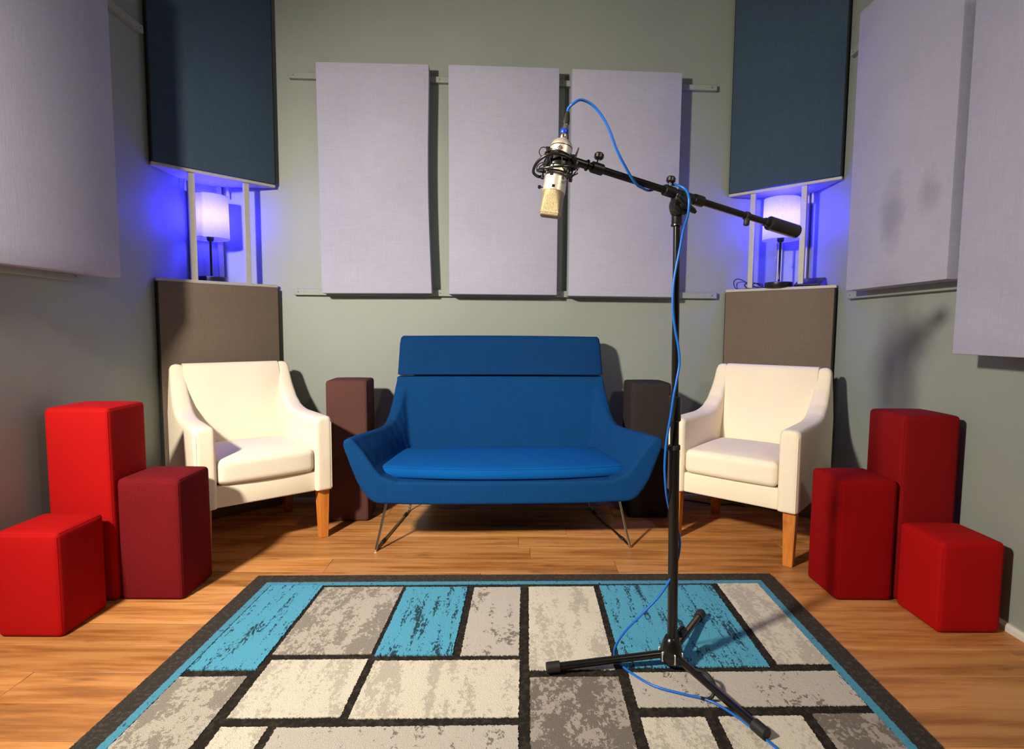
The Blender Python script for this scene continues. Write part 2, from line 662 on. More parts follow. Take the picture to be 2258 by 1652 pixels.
# ---------------------------------------------------------------- corner shelves and bass panels
def corner(side, P0, P1, corner_pt, wall_dirs):
    """P0 outer end (on the side wall), P1 inner end (on the back wall) of the diagonal front"""
    P0, P1, Cn = Vector((*P0, 0)), Vector((*P1, 0)), Vector((*corner_pt, 0))
    dx = (P1 - P0)
    Ln = dx.length
    dx.normalize()
    nin = Vector((-dx.y, dx.x, 0))
    if nin.dot(Cn - P0) < 0:
        nin = -nin
    # matrix: local x along the front, local y into the corner
    F = Matrix.Identity(4)
    F.col[0][:3] = dx
    F.col[1][:3] = nin
    F.col[2][:3] = (0, 0, 1)
    F.translation = P0
    z0, z1 = 1.226, 1.770
    sh = thing('corner_shelf', 'white corner shelf unit with uprights in the %s corner' % side, 'shelf', (0, 0, 0), 0, 'corner shelves')
    for z in (z0, z1):
        bm = bmesh.new()
        e = .006
        add_prism(bm, [tuple((P0 + nin * e)[:2]), tuple((P1 + nin * e)[:2]), tuple((Cn - (Cn - (P0 + P1) / 2).normalized() * .006)[:2])], 'z', z, z + .012)
        link('shelf_board', bm, M_white, sh)
        link_b = box('shelf_edge', (0, -.018, z - .002), (Ln, .006, z + .013), M_white, sh, .001, 1, F)
    for a in (.165, .432):
        box('upright', (a, -.004, z0 + .013), (a + .028, .014, z1), M_white, sh, .001, 1, F)
    # slanted panel closing the corner behind the lamp
    a0 = Vector((P0.x, P0.y, 0)) + (Cn - P0) * .70
    a1 = Vector((P1.x, P1.y, 0)) + (Cn - P1) * .70
    dd = (a1 - a0)
    l2 = dd.length
    dd.normalize()
    nn = Vector((-dd.y, dd.x, 0))
    if nn.dot(Cn - a0) < 0:
        nn = -nn
    F2 = Matrix.Identity(4)
    F2.col[0][:3] = dd
    F2.col[1][:3] = nn
    F2.col[2][:3] = (0, 0, 1)
    F2.translation = a0
    box('back_panel', (.012, .004, z0 + .012), (l2 - .012, .010, z1), M_wall, sh, 0, 1, F2)
    for a in (.006, l2 - .034):
        box('rear_post', (a, -.026, z0 + .012), (a + .026, .003, z1), M_white, sh, .001, 1, F2)
    for a, s in ((-.02, 0), (l2 + .012, 1)):
        br = box('bracket', (a - .003, -.05, z1 - .06), (a + .008, -.047, z1 - .002), M_white, sh, .0005, 1, F2)
    # fabric panels
    MU = F @ Matrix.Translation((.004, 0, z1 + .013))
    up = wall_panel('bass_trap', 'tall dark petrol fabric panel above the lamp shelf in the %s corner' % side, MU, Ln - .008, .03, 1.29, M_navy, 0, 'upper corner panels')
    MLo = F @ Matrix.Translation((.004, 0, .001))
    lo = wall_panel('bass_trap', 'taupe brown fabric panel standing below the lamp shelf in the %s corner' % side, MLo, Ln - .008, .03, z0 - .004, M_taupe, 0, 'lower corner panels')
    for o, h in ((up, 1.29), (lo, z0 - .004)):
        for a in (-.0035, Ln - .008):
            box('edge_strip', (a, -.026, .002), (a + .0035, 0, h - .004), M_edge, o)
    return sh, z0 + .012


shL, zs = corner('left', (-1.722, 2.755), (-1.318, 3.193), (XL, back_y(XL)), None)
shR, zs = corner('right', (1.672, 2.945), (1.255, 3.345), (XR, back_y(XR)), None)


# ---------------------------------------------------------------- table lamps
def table_lamp(label, loc, rz, zb, zt):
    """zb, zt = heights of the shade's bottom and top above the shelf"""
    t = thing('table_lamp', label, 'lamp', loc, rz, 'blue lit table lamps')
    lathe('base', [(.070, 0), (.072, .003), (.072, .028), (.069, .031)], M_black, t, 40)
    lathe('stem', [(.012, .031), (.007, .036), (.0058, .05), (.0058, zb - .01), (.009, zb - .006)], M_blackm, t, 16)
    lathe('socket', [(.013, zb - .012), (.018, zb - .004), (.019, zb + .03), (.016, zb + .034)], M_black, t, 20)
    zc = zb + .135
    lathe('bulb', [(.010, zb + .034), (.014, zb + .07), (.026, zc - .012), (.028, zc), (.024, zc + .017), (.012, zc + .027), (.002, zc + .029)], M_bulb, t, 18)
    bm = bmesh.new()
    r0, r1 = .094, .091
    add_lathe(bm, [(r0, zb), (r1, zt)], 48, None, False)
    s = link('shade', bm, M_shade, t)
    for z, r in ((zb, r0), (zt, r1)):
        pts = [(r * math.cos(a), r * math.sin(a), z) for a in [2 * PI * i / 48 for i in range(48)]]
        tube('shade_rim', pts, .0013, M_white, s, 6, True)
    bm = bmesh.new()
    for i in range(3):
        a = 2 * PI * i / 3 + .5
        add_tube(bm, [(.012 * math.cos(a), .012 * math.sin(a), zb + .03), (r0 * math.cos(a), r0 * math.sin(a), zb + .012)], .0012, 6)
    link('spider', bm, M_white, t)
    bm = bmesh.new()
    for i in range(22):
        add_lathe(bm, [(.0004, -.0018), (.0017, 0), (.0004, .0018)], 6, Matrix.Translation((-.028, -.014, zb - .004 - i * .0038)))
    add_lathe(bm, [(.0008, -.006), (.003, -.002), (.003, .006), (.0008, .009)], 8, Matrix.Translation((-.028, -.014, zb - .098)))
    link('pull_chain', bm, M_white, t)
    return t


table_lamp('glowing blue-white table lamp on the shelf in the left corner', (-1.600, 3.045, zs), .0, .230, .452)
table_lamp('glowing blue-white table lamp behind the boom end in the right corner', (1.473, 3.168, zs), .0, .262, .484)

tag(tube('power_cable', catmull([(.86, 3.22, .0045), (.98, 3.27, .0045), (1.08, 3.25, .0045), (1.17, 3.19, .0045), (1.27, 3.20, .0045), (1.33, 3.16, .0045)], 6), .004, M_rubber, None, 8),
    'black cable lying on the floor by the back wall behind the right armchair', 'cable')

# loose things on the right shelf
bm = bmesh.new()
pts = catmull([(1.42, 3.27, zs + .004), (1.36, 3.25, zs + .02), (1.305, 3.30, zs + .06), (1.285, 3.325, zs + .045), (1.30, 3.32, zs + .006), (1.34, 3.262, zs + .004),
               (1.37, 3.24, zs + .03), (1.40, 3.21, zs + .022), (1.395, 3.215, zs + .004), (1.36, 3.243, zs + .003), (1.335, 3.255, zs + .006), (1.33, 3.276, zs + .028), (1.38, 3.262, zs + .035), (1.43, 3.25, zs + .006)], 8)
add_tube(bm, pts, .0028, 8)
tag(link('power_cable', bm, M_rubber), 'thin black power cable coiled loosely on the right lamp shelf', 'cable')
tb = box('tablet', (-.075, -.052, 0), (.055, .052, .011), M_black, None, .003, 2)
tb.matrix_world = Matrix.Translation((1.600, 3.062, zs + .021)) @ Matrix.Rotation(-.78, 4, 'Z') @ Matrix.Rotation(.40, 4, 'X') @ Matrix.Rotation(-.0, 4, 'Y')
tag(tb, 'flat black tablet lying at the wall end of the right lamp shelf', 'tablet')


# ---------------------------------------------------------------- ottomans
def ottoman(label, x0, y0, h, m, rz=0.0, wd=.21, dp=.21, group='felt ottoman blocks', r=.016):
    """x0,y0 = front left corner on the floor"""
    t = thing('ottoman', label, 'ottoman', (x0, y0, 0), rz, group)
    b = bmesh.new()
    g = bmesh.new()
    bmesh.ops.create_cube(g, size=1)
    for v in g.verts:
        v.co = Vector(((v.co.x + .5) * wd, (v.co.y + .5) * dp, (v.co.z + .5) * h))
    bmesh.ops.bevel(g, geom=g.edges[:], offset=r, segments=4, profile=.5, affect='EDGES')
    bmesh.ops.subdivide_edges(g, edges=[e for e in g.edges if e.calc_length() > .1], cuts=5, use_grid_fill=True)
    for v in g.verts:
        fx = 1 - ((v.co.x / wd - .5) * 2) ** 2
        fy = 1 - ((v.co.y / dp - .5) * 2) ** 2
        if v.co.z > h - r * .6:
            v.co.z += .006 * max(0, fx) * max(0, fy)
        fz = 1 - ((v.co.z / h - .5) * 2) ** 2
        if v.co.x < r * .3:
            v.co.x -= .003 * max(0, fy) * max(0, fz)
        if v.co.x > wd - r * .3:
            v.co.x += .003 * max(0, fy) * max(0, fz)
        if v.co.y < r * .3:
            v.co.y -= .003 * max(0, fx) * max(0, fz)
    merge(b, g)
    link('cover', b, m, t, True, 60)
    k = r - r * .7071
    sb = bmesh.new()
    zt = h - k
    q = r * .9
    rim = [(k, q, zt), (k, dp - q, zt), (q, dp - k, zt), (wd - q, dp - k, zt), (wd - k, dp - q, zt), (wd - k, q, zt), (wd - q, k, zt), (q, k, zt)]
    add_tube(sb, rim, .0013, 6, True)
    for cx in (k, wd - k):
        add_tube(sb, [(cx, k, r), (cx, k, h - r)], .0013, 6)
    link('seam', sb, m, t)
    return t


ottoman('bright red felt block, lowest of the left-wall group, cut by the photo edge', -1.652, 1.752, .345, M_red)
ottoman('tall bright red felt column against the left wall', -1.668, 1.998, .712, M_red, 0, .23)
ottoman('mid-height maroon felt block beside the left armchair', -1.429, 2.009, .452, M_maroon, 0, .226, .215)
ottoman('mid-height crimson felt block beside the right armchair', 1.209, 2.037, .455, M_crim)
ottoman('tall dark red felt column against the right wall', 1.43, 2.045, .695, M_red2)
ottoman('low red felt cube beside the right wall, nearest on that side', 1.418, 1.811, .31, M_red)
ottoman('tall brown felt column between the left armchair and the sofa', -.950, 2.868, .735, M_brown, .06)
ottoman('tall charcoal black felt column between the sofa and the right armchair', .630, 2.955, .725, M_char, .03)

# ---------------------------------------------------------------- rug
BLc, BRc = Vector((-1.012, 2.202, 0)), Vector((1.061, 2.252, 0))
ex = (BRc - BLc).normalized()
ey = Vector((-.0262, -1.0, 0)).normalized()
rug = thing('area_rug', 'patchwork rug of blue, cream and grey blocks with charcoal border under the microphone stand', 'rug', tuple(BLc))
RW, RL = 2.0736, 1.50
Zr0, Zr1 = .009, .0115


def rp(u, v, z):
    p = ex * u + ey * v
    return Vector((p.x, p.y, z))


def rug_patch(name, u0, v0, u1, v1, z0, z1, m, jag=.0016, lab=None, rnd=0.0):
    """a slab of pile with a slightly ragged outline"""
    pts = []

    def edge(a, b):
        L = math.hypot(b[0] - a[0], b[1] - a[1])
        n = max(2, int(L / .004))
        for i in range(n):
            f = i / n
            j = random.uniform(-jag, jag)
            dx, dy = (b[0] - a[0]) / L, (b[1] - a[1]) / L
            pts.append((a[0] + (b[0] - a[0]) * f - dy * j, a[1] + (b[1] - a[1]) * f + dx * j))
    c = [(u0, v0), (u1, v0), (u1, v1), (u0, v1)]
    for i in range(4):
        edge(c[i], c[(i + 1) % 4])
    b = bmesh.new()
    cen = rp((u0 + u1) / 2, (v0 + v1) / 2, 0)
    top = [b.verts.new(rp(u, v, z1) - cen) for u, v in pts]
    bot = [b.verts.new(rp(u, v, z0) - cen) for u, v in pts]
    b.faces.new(top)
    n = len(pts)
    for i in range(n):
        b.faces.new((top[i], top[(i + 1) % n], bot[(i + 1) % n], bot[i]))
    o = link(name, b, m, rug, False)
    o.location = cen
    if lab:
        o['label'] = lab
    return o


rug_patch('backing', 0, 0, RW, RL, .0006, .004, Y_border, .001)
BW = .064
for a in ((0, 0, RW, BW), (0, RL - BW, RW, RL), (0, BW, BW, RL - BW), (RW - BW, BW, RW, RL - BW)):
    rug_patch('border', *a, .003, Zr0 + .0015, Y_border, .0012, 'charcoal border')
rug_patch('ground', BW, BW, RW - BW, RL - BW, .003, Zr0, Y_black, .0005, 'black ground between the blocks')
SW = .024
for a in ((BW, BW, RW - BW, BW + SW), (BW, RL - BW - SW, RW - BW, RL - BW), (BW, BW + SW, BW + SW, RL - BW - SW), (RW - BW - SW, BW + SW, RW - BW, RL - BW - SW)):
    rug_patch('edge_stripe', *a, .004, Zr1, Y_stripe, .0014, 'narrow blue stripe')
BLK = [
    ('b', .092, .092, .290, .637), ('g', .303, .108, .602, .560), ('b', .616, .112, .850, .570), ('p', .876, .115, 1.053, .573),
    ('c', 1.085, .112, 1.336, .650), ('b', 1.360, .106, 1.796, .642), ('c', 1.826, .092, 1.985, .630),
    ('g', .090, .668, .281, 1.12), ('c', .315, .588, .600, .843), ('c', .623, .597, 1.056, .850),
    ('d', 1.087, .684, 1.340, 1.06), ('p', 1.372, .666, 1.982, .818), ('c', 1.370, .857, 1.535, 1.20), ('c', 1.570, .856, 1.787, 1.06),
    ('d', 1.819, .850, 1.985, 1.20), ('c', .318, .876, .433, 1.12), ('p', .455, .880, 1.057, 1.06),
    ('b', .455, 1.09, .78, 1.408), ('c', .81, 1.09, 1.057, 1.408), ('p', 1.087, 1.09, 1.340, 1.408), ('g', 1.570, 1.09, 1.787, 1.408),
    ('b', 1.370, 1.23, 1.535, 1.408), ('c', 1.819, 1.23, 1.985, 1.408), ('c', .090, 1.15, .281, 1.408), ('p', .318, 1.15, .433, 1.408)]
YN = {'b': (Y_blue, 'blue block flecked with black'), 'g': (Y_grey, 'mottled grey block'), 'c': (Y_cream, 'cream block'), 'p': (Y_pale, 'pale grey block'), 'd': (Y_dark, 'dark grey mottled block')}
for k, u0, v0, u1, v1 in BLK:
    rug_patch('pile_block', u0, v0, u1, v1, .004, Zr1 + (.0012 if k == 'b' else 0), YN[k][0], .0022 if k == 'b' else .0018, YN[k][1])


# ---------------------------------------------------------------- sofa
def loft(bm, secs):
    rings = [[bm.verts.new(p) for p in s] for s in secs]
    n = len(rings[0])
    for A, B in zip(rings, rings[1:]):
        for i in range(n):
            bm.faces.new((A[i], A[(i + 1) % n], B[(i + 1) % n], B[i]))
    bm.faces.new(rings[0])
    bm.faces.new(rings[-1][::-1])


def bake_remesh(name, bm, m, parent, voxel, smooth_it, fac=.5):
    me = bpy.data.meshes.new('tmp')
    bmesh.ops.recalc_face_normals(bm, faces=bm.faces[:])
    bm.to_mesh(me)
    bm.free()
    o = bpy.data.objects.new('tmp', me)
    C.objects.link(o)
    r = o.modifiers.new('r', 'REMESH')
    r.mode = 'VOXEL'
    r.voxel_size = voxel
    s = o.modifiers.new('s', 'SMOOTH')
    s.iterations = smooth_it
    s.factor = fac
    dg = bpy.context.evaluated_depsgraph_get()
    nm = bpy.data.meshes.new_from_object(o.evaluated_get(dg))
    bpy.data.objects.remove(o)
    bpy.data.meshes.remove(me)
    nm.name = name
    for p in nm.polygons:
        p.use_smooth = True
    nm.materials.clear()
    nm.materials.append(m)
    q = bpy.data.objects.new(name, nm)
    C.objects.link(q)
    q.parent = parent
    return q


SOFA = thing('sofa', 'blue wool high-backed two-seat sofa on chrome sled legs against the back wall', 'sofa', (-.030, 2.513, 0), math.radians(3.0))


def shell_section(y, tx, tz, bx, zb, floor_z, thick):
    """half profile: tip (tx,tz), bottom corner (bx,zb)"""
    out = [(0, zb - .008), (bx * .55, zb - .006), (bx * .93, zb), (bx + (tx - bx) * .03, zb + (tz - zb) * .02), (bx + (tx - bx) * .22, zb + (tz - zb) * .09), (bx + (tx - bx) * .40, zb + (tz - zb) * .20), (bx + (tx - bx) * .57, zb + (tz - zb) * .335),
           (bx + (tx - bx) * .79, zb + (tz - zb) * .60), (tx, tz - .035)]
    tip = [(tx - .004, tz - .012), (tx - thick * .55, tz), (tx - thick * .95, tz - .006)]
    ix = tx - thick * 1.12
    inn = [(ix - (tx - bx) * .30, tz - (tz - floor_z) * .33), (ix - (tx - bx) * .62, floor_z + (tz - floor_z) * .33), (ix - (tx - bx) * .86, floor_z + .028),
           (ix - (tx - bx) * 1.1 - .03, floor_z + .004), (bx * .5, floor_z), (0, floor_z)]
    h = out + tip + inn
    full = [(x, z) for x, z in h] + [(-x, z) for x, z in h[::-1][1:-1]]
    return [Vector((x, y, z)) for x, z in full]


bm = bmesh.new()
secs = []
for (y_, tx, tz, bx, zb, fz, th) in (
        (-.034, .712, .523, .575, .226, .322, .044), (.0, .709, .523, .573, .226, .322, .044), (.10, .684, .520, .565, .226, .322, .044), (.20, .660, .516, .555, .228, .322, .046),
        (.30, .636, .512, .548, .230, .322, .048), (.38, .616, .516, .540, .232, .322, .050), (.43, .604, .535, .535, .236, .322, .052),
        (.47, .592, .575, .53, .240, .322, .056), (.51, .580, .640, .525, .25, .322, .06), (.545, .572, .70, .52, .26, .322, .065), (.57, .566, .738, .52, .27, .322, .07), (.60, .560, .745, .52, .30, .34, .075)):
    secs.append(shell_section(y_, tx, tz, bx, zb, fz, th))
loft(bm, secs)
# back slab, leaning
sl = []
for z_, yf, hw, tk in ((.25, .450, .525, .11), (.34, .470, .535, .12), (.45, .487, .548, .12), (.55, .507, .556, .115), (.65, .530, .560, .105), (.745, .553, .560, .095)):
    hwv = hw
    n = 10
    fr = [Vector((-hwv + 2 * hwv * i / n, yf + .018 * (1 - (2 * i / n - 1) ** 2), z_)) for i in range(n + 1)]
    bk = [Vector((hwv - 2 * hwv * i / n, yf + tk, z_)) for i in range(n + 1)]
    sl.append(fr + bk)
loft(bm, sl)
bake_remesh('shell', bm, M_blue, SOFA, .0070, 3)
# headrest
bm = bmesh.new()
hl = []
for z_, g_, yf in ((.752, .010, .549), (.757, 0, .545), (.80, 0, .553), (.86, 0, .565), (.92, 0, .577), (.952, .003, .585), (.963, .012, .590)):
    hw, tk = .556 - g_ - (z_ - .75) * .05, .085 - 2 * g_
    n = 10
    cr = .014
    fr = [Vector((-hw + cr * .3, yf + g_ + cr * .35, z_))] + [Vector((-hw + cr + 2 * (hw - cr) * i / n, yf + g_ + .012 * (1 - (2 * i / n - 1) ** 2), z_ + .004 * (1 - (2 * i / n - 1) ** 2) * (z_ > .95))) for i in range(n + 1)] + [Vector((hw - cr * .3, yf + g_ + cr * .35, z_))]
    bk = [Vector((hw - cr * .3, yf + g_ + tk - cr * .4, z_)), Vector((hw - cr, yf + g_ + tk, z_)), Vector((-hw + cr, yf + g_ + tk, z_)), Vector((-hw + cr * .3, yf + g_ + tk - cr * .4, z_))]
    hl.append([Vector((-hw, yf + g_ + cr, z_))] + fr + [Vector((hw, yf + g_ + cr, z_))] + bk)
loft(bm, hl)
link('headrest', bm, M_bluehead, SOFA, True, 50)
# seat cushion: boat-shaped, front edge bowed
bm = bmesh.new()


def cushion_outline(inset):
    p = []
    n = 24
    for i in range(n + 1):
        s = -1 + 2 * i / n
        p.append((s * (.572 - inset), .048 - .066 * (1 - abs(s) ** 2.2) + inset))
    p += [(.578 - inset, .085), (.565 - inset, .2), (.545 - inset, .36), (.530 - inset, .452 - inset), (.50 - inset, .478 - inset)]
    p += [(x, .482 - inset) for x in (.3, .1, -.1, -.3)]
    p += [(-.50 + inset, .478 - inset), (-.530 + inset, .452 - inset), (-.545 + inset, .36), (-.565 + inset, .2), (-.578 + inset, .085)]
    return p


cs = []
for z_, g_ in ((.3245, .016), (.327, .006), (.334, .001), (.348, 0), (.362, .002), (.371, .008), (.3765, .018)):
    cs.append([Vector((x, y_, z_)) for x, y_ in cushion_outline(g_)])
for z_, f_ in ((.379, .9), (.3815, .75), (.384, .5), (.385, .2)):
    cs.append([Vector((x * (.5 + .5 * f_), .26 + (y_ - .26) * f_, z_)) for x, y_ in cushion_outline(.018)])
loft(bm, cs)
bmesh.ops.triangulate(bm, faces=[f for f in bm.faces if len(f.verts) > 4])
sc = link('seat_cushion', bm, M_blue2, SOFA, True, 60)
bm = bmesh.new()
add_tube(bm, catmull([(x, y_ - .001, .372) for x, y_ in cushion_outline(.008)[:25]], 2), .0012, 6)
link('welt', bm, M_blue2, sc)
# stitched welt along the inner corner where back meets arm
# sled legs
for s in (-1, 1):
    tube('leg', catmull([(s * .536, .062, .226), (s * .558, .032, .11), (s * .577, .004, .018), (s * .579, .004, .008), (s * .577, .022, .0065), (s * .54, .28, .0065),
                         (s * .503, .555, .0065), (s * .500, .574, .012), (s * .492, .59, .08), (s * .48, .60, .245)], 5), .0058, M_chrome, SOFA, 10)
for s in (-1, 1):
    for f in (.12, .82):
        pa = Vector((s * .577, .022, .0075)).lerp(Vector((s * .503, .555, .0075)), f)
        pb = Vector((s * .577, .022, .0075)).lerp(Vector((s * .503, .555, .0075)), f + .09)
        bm = bmesh.new()
        rod(bm, pa, pb, .0072, 12, .001)
        link('glide', bm, M_rubber, SOFA)


# ---------------------------------------------------------------- armchairs
def make_armchair(label, loc, rz):
    t = thing('armchair', label, 'armchair', loc, rz, 'cream armchairs')
    def top(y_):
        P = [(-.02, .585), (.0, .591), (.10, .592), (.25, .594), (.32, .600), (.38, .618), (.44, .656), (.49, .718), (.515, .764), (.535, .815), (.545, .824), (.585, .824)]
        for (a, b), (c_, d_) in zip(P, P[1:]):
            if y_ <= c_:
                return b + (d_ - b) * max(0, (y_ - a)) / (c_ - a)
        return P[-1][1]
    for s in (-1, 1):
        bm = bmesh.new()
        secs = []
        for y_ in (-.018, -.008, .0, .05, .15, .25, .30, .34, .38, .41, .44, .465, .49, .505, .52, .535, .545, .565, .585):
            tz = top(y_)
            e = .010 if y_ in (-.018, .585) else (.003 if y_ == -.008 else 0)

            def half(z_):
                f = max(0, min(1, (z_ - .60) / .22))
                return .208 + .010 * f + e, .292 - .014 * f - e
            zs_ = [.238] + [.238 + (tz - .022 - .238) * k / 8 for k in range(1, 9)]
            inn = [(half(z_)[0], z_) for z_ in zs_]
            out = [(half(z_)[1], z_) for z_ in zs_]
            a, b = half(tz)
            cap = [(a + .004, tz - .011), (a + .013, tz - .003), ((a + b) / 2, tz), (b - .013, tz - .003), (b - .004, tz - .011)]
            secs.append([Vector((s * x_, y_, z_)) for x_, z_ in inn + cap + out[::-1]])
        loft(bm, secs)
        ar = bake_remesh('arm', bm, M_cream, t, .0062, 3)
        bm = bmesh.new()
        xo = s * .284
        add_tube(bm, [(xo, -.0155, .25), (xo, -.0155, .40), (xo, -.0155, .555), (xo, -.008, .574)], .0012, 6)
        link('seam', bm, M_cream2, ar)
    # back: padded slab between the wings
    bm = bmesh.new()
    bs = []
    n = 8
    for z_, yf, tk, g_ in ((.24, .44, .13, .0), (.40, .435, .13, .0), (.50, .45, .12, .0), (.60, .472, .10, 0), (.70, .497, .08, 0), (.78, .520, .06, 0), (.812, .532, .05, .003), (.825, .543, .03, .01)):
        hw = .224 - g_ * .2
        bulge = .014 if z_ > .35 else 0
        bs.append([Vector((-hw + 2 * hw * i / n, yf - bulge * (1 - (2 * i / n - 1) ** 4), z_)) for i in range(n + 1)] + [Vector((hw - 2 * hw * i / n, yf + tk, z_)) for i in range(n + 1)])
    loft(bm, bs)
    link('backrest', bm, M_cream2, t, True, 50)
    box('front_rail', (-.212, .002, .238), (.212, .05, .332), M_cream, t, .008, 3)
    box('seat_deck', (-.210, .045, .262), (.210, .44, .325), M_cream, t, .004, 2)
    # cushion
    bm = bmesh.new()
    g = bmesh.new()
    bmesh.ops.create_cube(g, size=1)
    lo, hi = Vector((-.206, -.014, .334)), Vector((.206, .432, .444))
    for v in g.verts:
        v.co = Vector([lo[i] + (v.co[i] + .5) * (hi[i] - lo[i]) for i in range(3)])
    bmesh.ops.bevel(g, geom=g.edges[:], offset=.026, segments=5, profile=.5, affect='EDGES')
    bmesh.ops.subdivide_edges(g, edges=[e for e in g.edges if e.calc_length() > .04], cuts=6, use_grid_fill=True)
    for v in g.verts:
        fx = max(0, 1 - (v.co.x / .206) ** 2)
        fy = max(0, 1 - ((v.co.y - .209) / .223) ** 2)
        if v.co.z > .41:
            v.co.z += .020 * fx ** .8 * fy ** .8
        elif v.co.z > .40:
            v.co.z += .01 * fx * fy
        if v.co.y < .03:
            v.co.y -= .008 * fx
    merge(bm, g)
    cu = link('seat_cushion', bm, M_cream2, t, True, 60)
    bm = bmesh.new()
    for z_, o_ in ((.352, .006), (.434, .010)):
        add_tube(bm, catmull([(-.199, .02, z_), (-.19, -.004 + .002, z_), (-.1, -.0155 + o_ * .3, z_), (0, -.0185 + o_ * .3, z_), (.1, -.0155 + o_ * .3, z_), (.19, -.002, z_), (.199, .02, z_)], 3), .0012, 6)
    link('welt', bm, M_cream2, cu)
    # tapered legs
    for sx in (-1, 1):
        for yb, tilt in ((.032, 0), (.505, .025)):
            bm = bmesh.new()
            a = bmesh.new()
            bmesh.ops.create_cube(a, size=1)
            for v in a.verts:
                top = v.co.z > 0
                wdt = .052 if top else .038
                v.co = Vector((sx * .255 + v.co.x * wdt, yb + v.co.y * wdt + (0 if top else tilt), .245 if top else .0))
            bmesh.ops.bevel(a, geom=a.edges[:], offset=.0025, segments=2, affect='EDGES')
            merge(bm, a)
            link('leg', bm, M_leg, t)
    return t


chL = make_armchair('cream upholstered armchair with oak legs left of the sofa', (-1.080, 2.475, 0), math.radians(40))
chR = copy_tree(chL)
chR.location = (.975, 2.500, 0)
chR.rotation_euler = (0, 0, math.radians(-41))
chR['label'] = 'cream upholstered armchair with oak legs right of the sofa, behind the stand'

# ---------------------------------------------------------------- microphone stand
ZR = Zr1 + .001
ST = thing('microphone_stand', 'black tripod boom stand standing on the rug in front of the sofa', 'stand', (.474, 1.60, ZR))
iv = Matrix.Translation((-.474, -1.60, -ZR))


def L3(p):
    return Vector(p) - Vector((.474, 1.60, ZR))


def px_(z):      # the pole leans a touch
    return Vector((.476 - .018 * (z - .09), 1.60, z))


lathe('hub', [(.018, .012), (.030, .018), (.0345, .03), (.0345, .042), (.031, .06), (.024, .08), (.0185, .092), (.015, .094)], M_blackm, ST, 28)


def rod_obj(name, p, q, r, m, parent, bev=.0, seg=18):
    bm = bmesh.new()
    rod(bm, L3(p), L3(q), r, seg, bev)
    return link(name, bm, m, parent)


rod_obj('lower_pole', px_(.095), px_(.665), .0145, M_blackm, ST)
rod_obj('pole_neck', px_(.664), px_(.745), .0122, M_blackm, ST)
rod_obj('height_clutch', px_(.742), px_(.815), .0172, M_black, ST, .003)
rod_obj('upper_pole', px_(.812), px_(1.30), .0098, M_blackm, ST)
rod_obj('cable_clip', px_(.660), px_(.674), .0165, M_rubber, ST, .001)
tabm = bmesh.new()
add_box(tabm, L3((.435, 1.585, .661)), L3((.456, 1.60, .673)), .002, 2)
link('clip_tab', tabm, M_rubber, ST)
hubc = Vector((.474, 1.60, ZR + .042))
feet = [Vector((.110, 1.562, ZR + .0165)), Vector((.618, 1.300, ZR + .0165)), Vector((.655, 1.880, ZR + .0165))]
for i, f in enumerate(feet):
    d = (f - hubc)
    h = Vector((d.x, d.y, 0)).normalized()
    st = hubc + h * .028
    st.z = ZR + .040
    lg = rod_obj('leg', st, f, .0108, M_blackm, ST)
    dn = (f - st).normalized()
    bm = bmesh.new()
    rod(bm, L3(f - dn * .034), L3(f + dn * .006), .0155, 18, .002)
    link('rubber_foot', bm, M_rubber, lg)
    sd = Vector((-h.y, h.x, 0))
    for s in (-1, 1):
        bm = bmesh.new()
        p = L3(st + sd * s * .0135)
        F = Matrix.Identity(4)
        F.col[0][:3] = h
        F.col[1][:3] = sd
        F.col[2][:3] = (0, 0, 1)
        F.translation = p
        add_box(bm, (-.008, -.0016, -.016), (.006, .0016, .014), .0008, 1, F)
        link('leg_bracket', bm, M_nickel, lg)
# locking knob on the rear leg side of the hub
kd = Vector((.62, .55, .25)).normalized()
k0 = Vector((.474, 1.60, ZR + .070)) + kd * .02
rod_obj('lock_screw', k0, k0 + kd * .03, .004, M_black, ST)
rod_obj('lock_knob', k0 + kd * .022, k0 + kd * .05, .0125, M_black, ST, .003)
# strap hanging from the front leg
sp = hubc.lerp(feet[1], .30)
tube('cable_strap', [L3(p) for p in catmull([sp + Vector((0, 0, .012)), sp + Vector((.026, -.015, .008)), sp + Vector((.036, -.045, -.004)), sp + Vector((.022, -.075, -.013)),
                                           Vector((.528, 1.445, ZR + .004)), Vector((.512, 1.447, ZR + .006))], 6)], .0045, M_rubber, ST, 8)

# boom
Rend, Lend = Vector((.858, 1.740, 1.299)), Vector((.171, 1.480, 1.423))
bd = (Lend - Rend).normalized()


def bp(t):
    return Rend.lerp(Lend, t)


up = (Vector((0, 0, 1)) - bd * bd.z).normalized()
sd = bd.cross(up)          # horizontal, across the boom
if sd.y > 0:
    sd = -sd               # towards the camera
boom = rod_obj('boom_arm', bp(.10), bp(.985), .0094, M_blackm, ST)
rod_obj('counterweight', bp(.0), bp(.155), .0205, M_black, ST, .004)
rod_obj('weight_neck', bp(.15), bp(.175), .0125, M_black, ST, .002)


def clamp(t, half, r, knob=True):
    c = rod_obj('boom_clamp', bp(t - half), bp(t + half), r, M_black, ST, .0015)
    if knob:
        p = bp(t)
        bm = bmesh.new()
        rod(bm, L3(p + up * .010), L3(p + up * .030), .004, 10)
        link('knob_screw', bm, M_chrome, c)
        bm = bmesh.new()
        q = L3(p + up * .024)
        add_lathe(bm, [(.009, 0), (.0125, .003), (.0125, .012), (.009, .016)], 12, axis_matrix(q, q + up))
        link('clamp_knob', bm, M_black, c)
    return c


clamp(.935, .022, .0145)
clamp(.632, .022, .0150)
clamp(.500, .022, .0150, False)
rod_obj('boom_sleeve', bp(.49), bp(.65), .0125, M_black, ST, .001)
